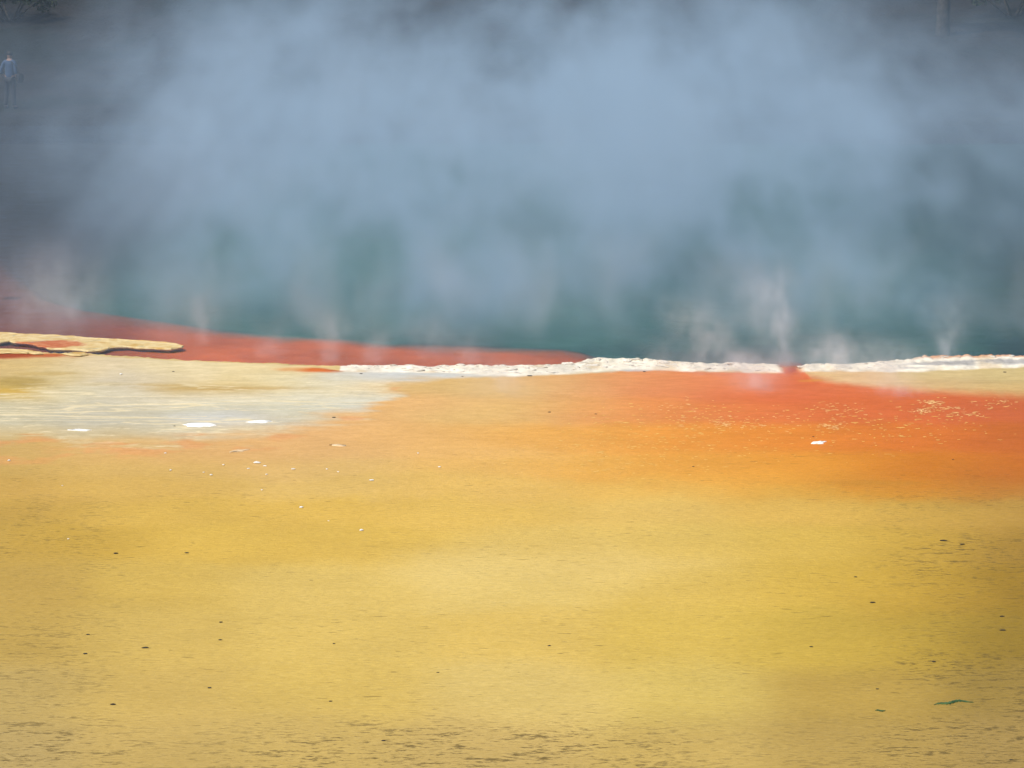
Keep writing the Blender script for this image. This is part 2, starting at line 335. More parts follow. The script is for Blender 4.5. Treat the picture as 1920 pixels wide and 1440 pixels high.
col = b.mix(b.math('MULTIPLY', fine, b.math('ADD', b.math('MULTIPLY', fk, .5), .03)), col, tuple(alb((120, 98, 52))))
hh = b.math('ADD', b.math('MULTIPLY', b.noise(6, 5, .6, v1), .7), b.math('MULTIPLY', b.noise(28, 3, .6, v1), .3))
b.bump(hh, .02)
m_flat = b.set(Base_Color=col, Roughness=.62, Specular_IOR_Level=.05)
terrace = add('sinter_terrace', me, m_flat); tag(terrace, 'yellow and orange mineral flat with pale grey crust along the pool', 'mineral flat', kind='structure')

# ------------------------------------------------------------------ wider ground and the hillside behind the pool
gx = np.concatenate([np.linspace(-2500, -80, 36, endpoint=False), np.linspace(-80, 80, 161), np.linspace(80, 2500, 37)[1:]])
gy = np.concatenate([np.linspace(-1200, -20, 22, endpoint=False), np.linspace(-20, 230, 251), np.linspace(230, 3500, 60)[1:]])
GX, GY = np.meshgrid(gx, gy, indexing='ij')
inx = 1-ss(48, 58, np.abs(GX))
pit = inx*ss(26, 31, GY)*(1-ss(115, 124.5, GY))
knoll = 8.4*(1-ss(1, 29, GY))*(1-ss(300, 900, np.abs(GX)))
hill = 42*ss(133, 330, GY)*(.7+.6*fbm(GX*.012, GY*.012, 1)) + 1.6*(fbm(GX*.11, GY*.11, 2)-.35)*ss(131, 145, GY) + 60*ss(300, 1400, np.abs(GX))*fbm(GX*.002, GY*.002, 3)
side = 2.0*ss(56, 80, np.abs(GX))*fbm(GX*.06, GY*.06, 5)
GZ = -.03 + knoll + hill + side*(GY > 25) + .25*ss(121, 126, GY) - pit*3.4
ground_me = grid_mesh('ground', GX, GY, GZ)
b = MatB('bank_soil')
c = b.mix(b.ramp(b.noise(.35, 5, .65), .35, .62), (.012, .011, .010), (.022, .019, .017))
c = b.mix(b.ramp(b.noise(.12, 5, .6), .48, .6), c, (.009, .011, .008))
b.bump(b.noise(1.6, 6, .65), .35)
add('ground', ground_me, b.set(Base_Color=c, Roughness=.95, Specular_IOR_Level=.1)); tag(bpy.data.objects['ground'], 'brown scrubby hillside beyond the steaming pool', 'hillside', kind='structure')

# ------------------------------------------------------------------ pool water
wx = np.linspace(-56, 56, 225); tt = np.concatenate([np.linspace(0, .08, 12, endpoint=False), np.linspace(.08, 1, 40)])
WX, TT = np.meshgrid(wx, tt, indexing='ij')
Wy0 = Yrim(WX)+.03
WY = Wy0 + (125.2-Wy0)*TT
b = MatB('pool_water')
fr = b.n.new('ShaderNodeFresnel'); fr.inputs['IOR'].default_value = 1.25
bp = b.n.new('ShaderNodeBump'); bp.inputs['Distance'].default_value = .12
b.link(b.math('ADD', b.noise(1.4, 4, .6, b.mapping((.7, 1.3, 1)), .5), b.math('MULTIPLY', b.noise(5, 3), .25)), bp.inputs['Height'])
gl = b.n.new('ShaderNodeBsdfGlossy'); gl.inputs['Roughness'].default_value = .12; gl.inputs['Color'].default_value = (.9, .95, 1, 1)
tr = b.n.new('ShaderNodeBsdfTransparent'); tr.inputs['Color'].default_value = (.95, .97, .95, 1)
b.link(bp.outputs[0], fr.inputs['Normal']); b.link(bp.outputs[0], gl.inputs['Normal'])
mx = b.n.new('ShaderNodeMixShader'); b.link(b.math('MULTIPLY', fr.outputs[0], .20), mx.inputs[0]); b.link(tr.outputs[0], mx.inputs[1]); b.link(gl.outputs[0], mx.inputs[2])
b.link(mx.outputs[0], b.out.inputs['Surface']); b.n.remove(b.bsdf)
water = add('pool_water', grid_mesh('pool_water', WX, WY, WX*0+WATER_Z), b.m)
tag(water, 'blue green hot pool water under drifting steam', 'water', kind='structure')

# ------------------------------------------------------------------ sinter crust materials
def crust_mat(name, c1, c2, c3, scale=7.):
    b = MatB(name)
    c = b.mix(b.ramp(b.noise(scale, 5, .65), .38, .62), alb(c1), alb(c2))
    c = b.mix(b.ramp(b.noise(scale*.45, 3), .56, .68), c, alb(c3))
    b.bump(b.noise(scale*4, 5, .7), .012)
    return b.set(Base_Color=c, Roughness=.8, Specular_IOR_Level=.2)
m_white = crust_mat('white_sinter', (262, 258, 250), (240, 228, 208), (222, 188, 138), 5.)
m_cream = crust_mat('cream_sinter', (236, 212, 156), (222, 190, 128), (206, 166, 96))
m_stone_w = crust_mat('white_pebble', (290, 288, 284), (280, 276, 268), (268, 260, 244), 20)
m_dark = simple_mat('dark_stone', (.02, .017, .014), (.05, .043, .034), 18)
m_green = simple_mat('green_algae', (.02, .055, .016), (.06, .11, .03), 14, .7)

# ------------------------------------------------------------------ the cream tongue of crust with the orange pan on it
def plate(name, pts, ztop, thick, mat, und=.05, pan=None):
    """crust plate cut to an outline, with a ragged, undercut edge and a low lip round it"""
    out = []
    n = len(pts)
    for i in range(n):
        a, c = np.array(P(*pts[i], ztop)), np.array(P(*pts[(i+1) % n], ztop))
        k = max(1, int(np.linalg.norm(c-a)/.07))
        for j in range(k): out.append(a+(c-a)*j/k)
    out = np.array(out); m = len(out)
    nx = np.roll(out, -1, 0)-np.roll(out, 1, 0); nrm = np.stack([nx[:, 1], -nx[:, 0]], -1); nrm /= np.linalg.norm(nrm, axis=1)[:, None]+1e-9
    area = .5*np.sum(out[:, 0]*np.roll(out[:, 1], -1)-np.roll(out[:, 0], -1)*out[:, 1])
    if area < 0: nrm = -nrm
    jit = (rng.random(m)-.5)
    jit = (jit+np.roll(jit, 1)+np.roll(jit, 2))/2
    out[:, :2] += nrm*jit[:, None]*.07
    cen = out.mean(0)
    bm = bmesh.new()
    rings = []
    for off, dz in ((-.10, -.010), (-.05, .002), (0, -.004+0), (.015, -.02), (-und, -thick)):
        r = []
        for i in range(m):
            q = out[i].copy(); q[:2] += nrm[i]*off
            r.append(bm.verts.new((q[0], q[1], ztop+dz+.012*(rng.random()-.5)*(dz > -.03))))
        rings.append(r)
    for a, c in zip(rings[:-1], rings[1:]):
        for i in range(m):
            j = (i+1) % m
            bm.faces.new((a[i], a[j], c[j], c[i]))
    top = bm.faces.new(rings[0])
    bmesh.ops.triangulate(bm, faces=[top])
    bmesh.ops.recalc_face_normals(bm, faces=bm.faces[:])
    me = bpy.data.meshes.new(name); bm.to_mesh(me); bm.free()
    return add(name, me, mat)
def shelf_mat():
    """cream crust whose middle is stained by orange silt"""
    b = MatB('stained_cream_sinter')
    c = b.mix(b.ramp(b.noise(5, 5, .65), .38, .62), alb((240, 218, 166)), alb((222, 190, 128)))
    c = b.mix(b.ramp(b.noise(2.2, 3), .56, .68), c, alb((212, 172, 100)))
    q, e = P(92, 642, .065), P(172, 642, .065)
    mp_ = b.n.new('ShaderNodeMapping'); b.link(b.pos, mp_.inputs['Vector'])
    mp_.vector_type = 'POINT'; sx, sy = 1/(e[0]-q[0]), 1/.62
    mp_.inputs['Scale'].default_value = (sx, sy, 0); mp_.inputs['Location'].default_value = (-q[0]*sx, -q[1]*sy, 0)
    ln = b.n.new('ShaderNodeVectorMath'); ln.operation = 'LENGTH'; b.link(mp_.outputs[0], ln.inputs[0])
    d = b.math('ADD', ln.outputs['Value'], b.math('MULTIPLY', b.noise(3.5, 4), .7))
    c = b.mix(b.ramp(d, 1.35, 1.0), c, b.mix(b.ramp(b.noise(6, 3), .4, .6), alb((212, 140, 98)), alb((200, 114, 76))))
    b.bump(b.noise(24, 5, .7), .010)
    return b.set(Base_Color=c, Roughness=.8, Specular_IOR_Level=.15)
sh = plate('sinter_shelf', tongue, .043, .05, shelf_mat(), .02)
tag(sh, 'long cream crust tongue with an orange pan reaching into the red shallows', 'sinter shelf')
# the orange silt lying in the pan on the tongue
pan = [(20, 634), (60, 634), (110, 635), (150, 637), (172, 640), (160, 645), (140, 650), (110, 649), (85, 645), (45, 640)]
def flat_patch(name, pts, z, mat, dz=.006, jit=.03, step=.06):
    out = []
    n = len(pts)
    for i in range(n):
        a, c = np.array(P(*pts[i], z)), np.array(P(*pts[(i+1) % n], z))
        k = max(1, int(np.linalg.norm(c-a)/step))
        for j in range(k): out.append(a+(c-a)*j/k)
    out = np.array(out); cen = out.mean(0)
    out[:, :2] += (rng.random((len(out), 2))-.5)*jit
    V = [(cen[0], cen[1], z+dz)]; F = []; m = len(out)
    for s, h in ((.6, dz), (.9, dz*.8), (1., -.012)):
        for q in out: V.append((cen[0]+(q[0]-cen[0])*s, cen[1]+(q[1]-cen[1])*s, z+h))
    for i in range(m):
        j = (i+1) % m
        F.append((0, 1+i, 1+j))
        for r in range(2): F.append((1+r*m+i, 1+(r+1)*m+i, 1+(r+1)*m+j, 1+r*m+j))
    me = quick_mesh(name, V, F)
    bm = bmesh.new(); bm.from_mesh(me); bmesh.ops.recalc_face_normals(bm, faces=bm.faces[:]); bm.to_mesh(me); bm.free()
    return add(name, me, mat)

lips = [([(-90, 654), (-20, 653), (40, 654.5), (62, 657), (50, 661), (0, 660), (-90, 660)], .085, 'yellow crust plate nearest the edge beside the red channel', 'yellow crust plate'),
        ([(60, 657.5), (78, 658), (80, 661.5), (66, 662), (58, 660)], .085, 'short broken crust flake overhanging the orange pond', 'crust flake'),
        ([(118, 661), (140, 659.5), (160, 660), (166, 663), (150, 665), (128, 664.5)], .085, 'ochre crust plate with dark undercut below the cream tongue', 'crust plate')]
for pts, z, lab, cat in lips:
    tag(plate('crust_plate', pts, z, .06, m_cream, .05), lab, cat, 'crust plates along the red channel')

# ------------------------------------------------------------------ the white sinter rim: knobs of silica grown along the lip
def lump_mesh(seed):
    r = np.random.default_rng(seed)
    bm = bmesh.new(); bmesh.ops.create_icosphere(bm, subdivisions=2, radius=1)
    ph = r.random(12)*6.28
    for v in bm.verts:
        p = v.co
        k = 1 + .16*math.sin(3*p.x+ph[0])*math.sin(2.5*p.y+ph[1]) + .12*math.sin(5*p.x+4*p.z+ph[2]) + .10*math.sin(6*p.y-5*p.z+ph[3]) + .05*math.sin(11*p.x+ph[4])*math.sin(9*p.z+ph[5])
        v.co = p*k
    me = bpy.data.meshes.new('sinter_knob'); bm.to_mesh(me); bm.free()
    me.polygons.foreach_set('use_smooth', [True]*len(me.polygons)); me.materials.append(m_white); return me
lumps = [lump_mesh(s) for s in range(8)]
def ground_z(x, y):
    i = int(np.clip(np.searchsorted(xs, x), 1, len(xs)-1)); j = int(np.clip(np.searchsorted(ys, y), 1, len(ys)-1))
    return float(Z[i, j])
rim = empty('sinter_rim', (*P(1080, 690, 0)[:2], 0)); tag(rim, 'knobbly white silica rim holding back the hot pool', 'sinter rim', kind='structure')
bpy.context.view_layer.update()
n_knob = 0
for row, (fr_, sz) in enumerate(((.93, 1.0), (.62, 1.05), (.28, .8))):
    x = P(648, 690)[0]
    while x < P(1935, 690)[0]:
        big = float(np.clip(Hrim(x)/.075, .7, 1.4))
        s = sz*random.uniform(.03, .085)*(.7+.3*big)
        x += s*random.uniform(1.0, 3.0)
        if GAP0-.06 < x < GAP1+.06: continue
        if x > P(1660, 690)[0] and (row > 0 or random.random() < .5): continue
        if P(1510, 690)[0] < x and row > 0 and random.random() < .6: continue
        if P(640, 690)[0] < x < P(760, 690)[0] and row == 2: continue
        if n_knob >= 290: break
        ya, yb = float(Yfoot(x)), float(Yrim(x))
        y = ya+(yb-ya)*np.clip(fr_+random.uniform(-.12, .08), .05, .98)
        o = bpy.data.objects.new('sinter_knob', random.choice(lumps)); COL.objects.link(o); o.parent = rim
        z = ground_z(x, y)
        sc_z = s*random.uniform(.24, .42)*(.6 if x > P(1660, 690)[0] else 1)
        o.location = (x-rim.location.x, y-rim.location.y, z-sc_z*.65)
        o.scale = (s*random.uniform(.8, 1.8), s*random.uniform(.6, .9), sc_z)
        o.rotation_euler = (random.uniform(-.15, .15), random.uniform(-.15, .15), random.uniform(-.4, .4))
        n_knob += 1
# two thin plates breaking off behind the rim
tag(plate('sinter_flake', [(1053, 679), (1072, 678), (1076, 680), (1056, 681)], .09, .07, m_white, .03), 'small white crust sliver lying in the red shallows behind the rim', 'crust sliver')

# ------------------------------------------------------------------ white silica patches, pebbles, dark stones, algae
def ell(px, py, rx, ry, n=14, skew=0.):
    return [(px+rx*math.cos(a)*(1+.15*math.sin(3*a+px)), py+ry*math.sin(a)*(1+.2*math.sin(2*a+py))+skew*math.cos(a)) for a in [k*2*math.pi/n for k in range(n)]]
patches = [(150, 806, 24, 2.0, 0, 'small white silica patch on the grey flat above the orange streaks'),
           (375, 796, 33, 3.2, 0, 'largest bright white silica patch on the grey flat'),
           (487, 790.5, 25, 2.0, -.5, 'narrow white silica streak just right of the largest patch'),
           (1536, 829, 15, 2.0, -.8, 'lone white silica flake lying on the orange flat'),
           (634, 834, 15, 1.3, .5, 'faint pale crust streak on peach silt below the grey flat'),
           (448, 845, 20, 1.5, -2.2, 'slanting pale crust streak below the white silica patches')]
def zat(px, py):
    q = P(px, py); z = ground_z(q[0], q[1]); q = P(px, py, z); return ground_z(q[0], q[1])
m_pale = crust_mat('pale_crust', (250, 226, 188), (240, 206, 160), (232, 190, 140), 9)
for px, py, rx, ry, sk, lab in patches:
    o = flat_patch('silica_patch', ell(px, py, rx, ry, 16, sk), max(zat(px, py)+.006, .009), m_pale if 'pale' in lab else m_stone_w, .003, .08)
    tag(o, lab, 'silica patch')
pebbles = [(678, 995, 4.2, 'largest white pebble alone on the yellow flat'), (565, 952, 4.0, 'flat white pebble on yellow silt, second largest'), (824, 876, 2.8, 'upright white pebble on peach silt'),
           (396, 891, 3.0, 'brightest white pebble of the scatter below the grey flat'), (320, 882, 2.6, 'white pebble at the start of the scatter'), (382, 886, 2.0, 'tiny white pebble close beside the brightest one'), (419, 872, 2.4, 'cream pebble with a dark side in the scatter'),
           (482, 868.5, 4.6, 'long pale flake among the scattered pebbles'), (466, 879, 2.2, 'tiny pale pebble below the long flake'), (497, 874, 2.4, 'brownish pebble beside the long flake'), (500, 890, 2.4, 'yellowish flat pebble under the brownish one'),
           (550, 880, 2.6, 'cream pebble midway between long flake and paired pebbles'), (613, 880, 2.4, 'upright cream pebble ending the scatter'), (634, 885, 2.2, 'pale grain just past the upright cream pebble'), (491, 919, 2.2, 'single white grain below the scatter'),
           (128, 1011, 2.4, 'white grain alone among dark streaks on olive silt'), (616, 977, 1.8, 'tiny white grain between the two largest pebbles'), (117, 911, 1.8, 'small pale grain on olive silt near the edge'), (17, 864, 3.0, 'whitish pebble at the very edge of the yellow flat'),
           (697, 901, 3.2, 'wide pale flake on peach silt'), (784, 850, 2.2, 'pale grain high on the peach silt'), (227, 702, 3.0, 'white pebble on the pale crust below the red channel'), (310, 850, 2.4, 'cream grain close under the orange streaks')]
def pebble_mesh(seed, mat):
    r = np.random.default_rng(100+seed)
    bm = bmesh.new(); bmesh.ops.create_icosphere(bm, subdivisions=2, radius=1)
    d = r.normal(size=(7, 3)); d /= np.linalg.norm(d, axis=1)[:, None]; c = r.uniform(.62, .9, 7)
    for v in bm.verts:
        p = np.array(v.co)
        for q, k in zip(d, c):
            e = p@q
            if e > k: p = p-q*(e-k)*.85
        v.co = p*(1+.06*math.sin(7*p[0]+seed))
    me = bpy.data.meshes.new('pebble'); bm.to_mesh(me); bm.free(); me.materials.append(mat)
    me.polygons.foreach_set('use_smooth', [True]*len(me.polygons)); return me
wp = [pebble_mesh(s, m_stone_w) for s in range(4)]; dp = [pebble_mesh(s+20, m_dark) for s in range(4)]
def stone(name, px, py, r_px, meshes, flat, wide, lab, cat, grp):
    q = P(px, py, zat(px, py)); s = r_px*q[1]/FPX
    o = add(name, random.choice(meshes)); o.location = (q[0], q[1], zat(px, py)+s*flat*.45)
    o.scale = (s*wide, s*1.2, s*flat); o.rotation_euler[2] = random.uniform(-.3, .3)
    tag(o, lab, cat, grp); return o
for px, py, r, lab in pebbles:
    stone('pebble', px, py, r*.88, wp, .62, 1.15 if 'flake' not in lab else 1.9, lab, 'pebble', 'white pebbles strewn on the yellow flat')
darks = [(719, 1389, 4.0, 'small black stone near the brown gritty band'), (1521, 1213, 3.6, 'black stone alone on smooth yellow silt'), (1769, 1014, 5.0, 'long dark stone on ochre silt below the orange'), (1804, 1021, 4.2, 'dark stone paired with the long one on ochre silt'),
         (1645, 1292, 3.4, 'round black stone above the green algae strands'), (1751, 1241, 4.2, 'dark stone midway between grit streaks on olive silt'), (160, 1226, 4.6, 'dark stone with a thin tail on olive silt'), (272, 1215, 5.0, 'longest dark stone of the lower flat'),
         (212, 1321, 5.2, 'lone dark stone low on the dull yellow flat'), (413, 1200, 3.6, 'black stone under a dark dash on yellow silt'), (414, 1167, 4.0, 'dark dash of stone above the black one'), (626, 1207, 3.0, 'small dark stone on bright yellow silt'),
         (393, 1290, 4.2, 'dark dash low on the yellow silt'), (165, 1190, 3.8, 'greenish dark stone on the olive silt'), (350, 1037, 4.0, 'dark stone high on the yellow silt'), (217, 1038, 5.0, 'wide dark dash high on olive silt'),
         (325, 696+1, 2.6, 'dark speck of rock on the cream crust'), (327, 799, 2.4, 'dark pebble just beside the largest silica patch'), (626, 783, 3.8, 'dark stone on the edge of the grey flat'), (677, 701, 3.0, 'dark stone on grey silt under the white rim'),
         (867, 706, 2.2, 'dark pebble at the foot of the white rim'), (993, 705, 4.0, 'long dark stone at the foot of the white rim'), (1208, 697, 2.8, 'dark grain below the highest part of the rim'), (1884, 698, 3.4, 'dark pebble on tan silt below the raised rim'),
         (1030, 773, 3.0, 'dark grain on peach silt between yellow and orange'), (1117, 776.5, 2.6, 'dark grain on peach silt closest to the orange'), (1300, 875, 2.4, 'dark grain on bright amber silt'), (1787, 862, 2.4, 'dark grain on deep orange silt'),
         (1525, 819, 2.2, 'dark grain above the lone white flake'), (1636, 1130, 4.4, 'long dark dash on golden silt'), (1604, 1082, 3.2, 'dark stone high on the golden silt'), (1880, 1182, 4.4, 'dark stone far along the ochre silt'),
         (1879, 1156, 4.6, 'dark dash above another on the ochre silt'), (1896, 1425, 3.4, 'dark grain in the dull lower corner'), (1030, 1211, 3.4, 'dark grain among green tinged streaks'), (821, 1261, 2.8, 'dark grain on pale yellow silt'), (620, 1315, 3.4, 'dark grain above the brown gritty band')]
for px, py, r, lab in darks:
    stone('dark_stone', px, py, r*.85, dp, .34, 1.25 if 'long' not in lab else 1.7, lab, 'stone', 'dark stones strewn on the flats')

def algae(name, pts, w, lab):
    """a soft strand lying on the silt"""
    q = [np.array(P(*p, .01)) for p in pts]; C_ = []
    for i in range(len(q)-1):
        for j in range(8): C_.append(q[i]+(q[i+1]-q[i])*j/8)
    C_.append(q[-1]); n = len(C_); V = []; F = []
    for i, c in enumerate(C_):
        k = math.sin(math.pi*min(max(i/(n-1), .02), .98))**.6
        ww = w*k*(1+.3*math.sin(i*1.9)+.2*math.sin(i*3.7)); y_off = .03*math.sin(i*.35)
        for a in range(6):
            th = a/5*math.pi
            V.append((c[0], c[1]+y_off+ww*math.cos(th), .003+.010*k*math.sin(th)))
    for i in range(n-1):
        for a in range(5): F.append((i*6+a, i*6+a+1, (i+1)*6+a+1, (i+1)*6+a))
    o = add(name, quick_mesh(name, V, F), m_green); tag(o, lab, 'algae'); return o
algae('algae_strand', [(1751, 1320), (1768, 1318), (1784, 1315), (1800, 1313.5), (1825, 1314.5)], .055, 'long dark green algae strand lying on olive silt')
algae('algae_tuft', [(1641, 1331), (1650, 1332), (1660, 1330)], .03, 'short faint green algae tuft left of the long strand')

# crust flakes on the orange shallows: far too many to count
def flakes(name, clusters, n, mat, lab):
    V = []; F = []
    for k in range(n):
        cx, cyy, rx, ry = clusters[rng.integers(len(clusters))]
        px, py = cx+rng.normal()*rx, cyy+rng.normal()*ry
        if py < 735 or py > 905: continue
        q = P(px, py, .0); q[2] = ground_z(q[0], q[1])+.002; w, d = rng.uniform(.010, .045)*(1+.8*(rng.random() < .2)), rng.uniform(.015, .04)
        i0 = len(V); m = 6; ph = rng.random()*6
        V.append((q[0], q[1], q[2]+.003))
        for a in range(m):
            r = rng.uniform(.6, 1.1); th = a/m*6.283+ph
            V.append((q[0]+w*r*math.cos(th), q[1]+d*r*math.sin(th), q[2]+.001))
        for a in range(m): F.append((i0, i0+1+a, i0+1+(a+1) % m))
    o = add(name, quick_mesh(name, V, F, False), mat); tag(o, lab, 'crust flakes', kind='stuff')
m_flake = simple_mat('pale_flake', tuple(alb((262, 216, 150))), tuple(alb((252, 190, 112))), 5., .8, 0)
big = [(1565, 764, 22, 5), (1600, 772, 30, 6), (1750, 755, 14, 3), (1775, 766, 18, 3), (1810, 776, 20, 3), (1560, 798, 14, 4), (1350, 795, 40, 8), (1440, 790, 50, 12), (1280, 770, 50, 10), (1880, 757, 25, 4), (1730, 770, 12, 3), (1360, 796, 12, 2)]
flakes('crust_flakes', big, 420, m_flake, 'pale crust flakes scattered over the orange shallows')
m_flake2 = simple_mat('amber_flake', tuple(alb((254, 210, 120))), tuple(alb((248, 194, 100))), 5., .8, 0)
flakes('amber_flakes', [(1250, 790, 110, 14), (1180, 830, 100, 14), (1120, 870, 110, 12), (1300, 840, 140, 18), (1500, 800, 160, 22), (1700, 800, 120, 22)], 600, m_flake2, 'fine amber crust specks on the amber shallows')

# ------------------------------------------------------------------ far bank: visitor, tree and scrub, half lost in the steam
def skin_obj(name, verts, edges, radii, mat, parent, sub=2, root=0):
    me = bpy.data.meshes.new(name); me.from_pydata(verts, edges, [])
    o = add(name, me, mat, parent)
    sk = o.modifiers.new('skin', 'SKIN'); sk.use_smooth_shade = True
    for v, r in zip(me.skin_vertices[0].data, radii): v.radius = r if isinstance(r, tuple) else (r, r); v.use_root = False
    me.skin_vertices[0].data[root].use_root = True
    s = o.modifiers.new('sub', 'SUBSURF'); s.levels = s.render_levels = sub
    return o
def gz(x, y):
    i = int(np.clip(np.searchsorted(gx, x), 1, len(gx)-1)); j = int(np.clip(np.searchsorted(gy, y), 1, len(gy)-1))
    fx = (x-gx[i-1])/(gx[i]-gx[i-1]); fy = (y-gy[j-1])/(gy[j]-gy[j-1])
    return float((GZ[i-1, j-1]*(1-fx)+GZ[i, j-1]*fx)*(1-fy)+(GZ[i-1, j]*(1-fx)+GZ[i, j]*fx)*fy)
def bank_point(px, py):
    z = .2
    for _ in range(30):
        q = P(px, py, z); z = .5*z+.5*gz(q[0], q[1])
    return P(px, py, z)
m_skin = simple_mat('skin', (.20, .12, .085), (.23, .14, .10), 20, .6, 0)
m_shirt = simple_mat('blue_shirt', (.03, .055, .10), (.04, .065, .12), 15, .85, .004)
m_trouser = simple_mat('dark_trousers', (.016, .017, .022), (.026, .027, .032), 15, .85, .004)
m_bag = simple_mat('dark_bag', (.012, .012, .014), (.022, .021, .022), 15, .8, .004)
m_hair = simple_mat('dark_hair', (.012, .009, .007), (.022, .016, .012), 30, .6, .004)
pp = bank_point(19, 204)
person = empty('person', tuple(pp)); person.rotation_euler[2] = math.radians(160)
tag(person, 'person in blue shirt and dark trousers standing on the far bank', 'person')
# faces -y locally before the turn; x to its right
bv = [(0, 0, .92), (0, -.01, 1.10), (0, -.02, 1.30), (0, -.01, 1.43), (0, -.02, 1.50), (0, -.03, 1.57), (0, -.035, 1.64),
      (.17, 0, 1.39), (.27, .06, 1.13), (.20, -.10, .93), (.19, -.15, .86),
      (-.17, 0, 1.39), (-.22, .04, 1.12), (-.21, -.06, .90), (-.20, -.09, .82),
      (.10, 0, .88), (.12, -.03, .50), (.14, .02, .10), (.15, -.11, .05), (-.10, 0, .88), (-.13, .03, .50), (-.16, .05, .10), (-.17, -.08, .05)]
be = [(0, 1), (1, 2), (2, 3), (3, 4), (4, 5), (5, 6), (3, 7), (7, 8), (8, 9), (9, 10), (3, 11), (11, 12), (12, 13), (13, 14), (0, 15), (15, 16), (16, 17), (17, 18), (0, 19), (19, 20), (20, 21), (21, 22)]
br = [(.14, .10), (.13, .095), (.15, .105), (.10, .08), .055, (.088, .10), (.085, .10), .055, .042, .034, .03, .055, .042, .034, .03, .085, .058, .042, .04, .085, .058, .042, .04]
skin_obj('body', bv, be, br, m_skin, person)
sv = [(0, 0, .84)] + [bv[i] for i in (1, 2, 3)] + [bv[7], bv[8], (.235, -.02, 1.04), bv[11], bv[12], (-.215, 0, 1.03)]
skin_obj('shirt', sv, [(0, 1), (1, 2), (2, 3), (3, 4), (4, 5), (5, 6), (3, 7), (7, 8), (8, 9)], [(.165, .12), (.155, .115), (.175, .125), (.10, .085), .07, .056, .05, .07, .056, .05], m_shirt, person)
tv = [(0, 0, .95), bv[15], bv[16], (.142, .02, .09), bv[19], bv[20], (-.162, .05, .09)]
skin_obj('trousers', tv, [(0, 1), (1, 2), (2, 3), (0, 4), (4, 5), (5, 6)], [(.155, .115), .10, .074, .062, .10, .074, .062], m_trouser, person)
skin_obj('hair', [(0, .02, 1.58), (0, -.01, 1.66), (0, -.05, 1.70)], [(0, 1), (1, 2)], [(.095, .09), (.105, .11), (.075, .07)], m_hair, person, 2)
for sx, a, c in ((1, bv[17], bv[18]), (-1, bv[21], bv[22])):
    skin_obj('shoe', [(a[0], a[1]+.03, .05), (a[0], a[1]-.05, .045), (c[0], c[1]-.05, .04)], [(0, 1), (1, 2)], [(.05, .05), (.05, .045), (.045, .035)], m_bag, person, 1)
bagm = bmesh.new(); bmesh.ops.create_cube(bagm, size=1)
for v in bagm.verts: v.co = Vector((v.co.x*.16, v.co.y*.30, v.co.z*.30*(1 if v.co.z < 0 else .9)))
bmesh.ops.bevel(bagm, geom=bagm.edges[:], offset=.045, segments=3, affect='EDGES')
bme = bpy.data.meshes.new('shoulder_bag'); bagm.to_mesh(bme); bagm.free()
pm = Matrix.Rotation(math.radians(160), 4, 'Z')
bag = add('shoulder_bag', bme, m_bag); bag.location = Vector(pp) + pm @ Vector((-.36, .04, .94)); bag.rotation_euler[2] = math.radians(160)
tag(bag, 'dark shoulder bag hanging at the hip of the standing person', 'bag')
stv = [Vector(p) for p in [(.02, -.01, .13), (.10, -.01, .30), (.24, 0, .48), (.36, .02, .50), (.24, .04, .48), (.08, .03, .30), (.0, .03, .13)]]
V = []; F = []
for p in stv:
    for dx, dy in ((-.008, -.02), (.008, -.02), (.008, .02), (-.008, .02)): V.append((p.x+dx, p.y+dy, p.z))
for i in range(len(stv)-1):
    for k in range(4): F.append((i*4+k, i*4+(k+1) % 4, i*4+4+(k+1) % 4, i*4+4+k))
add('strap', quick_mesh('strap', V, F), m_bag, bag)

m_bark = simple_mat('bark', (.02, .016, .012), (.05, .042, .034), 5, .9, .05)
m_leaf = simple_mat('scrub_leaf', (.018, .030, .012), (.042, .058, .024), 1.2, .7, 0)
def leaf_cloud(name, centres, n, size, parent, mat):
    cs = np.array(centres); k = rng.integers(len(cs), size=n)
    d = rng.normal(size=(n, 3)); d /= np.linalg.norm(d, axis=1)[:, None]
    p = cs[k, :3] + d*(cs[k, 3:4]*rng.random((n, 1))**.4)
    a = rng.normal(size=(n, 3)); a /= np.linalg.norm(a, axis=1)[:, None]
    c = np.cross(a, rng.normal(size=(n, 3))); c /= np.linalg.norm(c, axis=1)[:, None]
    s = size*rng.uniform(.6, 1.4, (n, 1))
    Vv = np.stack([p-a*s, p+c*s*.45, p+a*s, p-c*s*.45], 1).reshape(-1, 3)
    F = np.arange(n*4).reshape(n, 4)
    return add(name, quick_mesh(name, Vv.tolist(), F.tolist(), False), mat, parent)
def branch(bm, a, b_, r0, r1, n=7, bend=.1):
    a, b_ = Vector(a), Vector(b_); prev = None; ax = (b_-a).normalized(); s1 = ax.orthogonal().normalized(); s2 = ax.cross(s1)
    for i in range(n+1):
        t_ = i/n; c = a.lerp(b_, t_) + s1*bend*math.sin(t_*math.pi)+s2*bend*.5*math.sin(t_*5); r = r0+(r1-r0)*t_
        ring = [bm.verts.new(c+(s1*math.cos(k*math.pi/4)+s2*math.sin(k*math.pi/4))*r) for k in range(8)]
        if prev:
            for k in range(8): bm.faces.new((prev[k], prev[(k+1) % 8], ring[(k+1) % 8], ring[k]))
        prev = ring
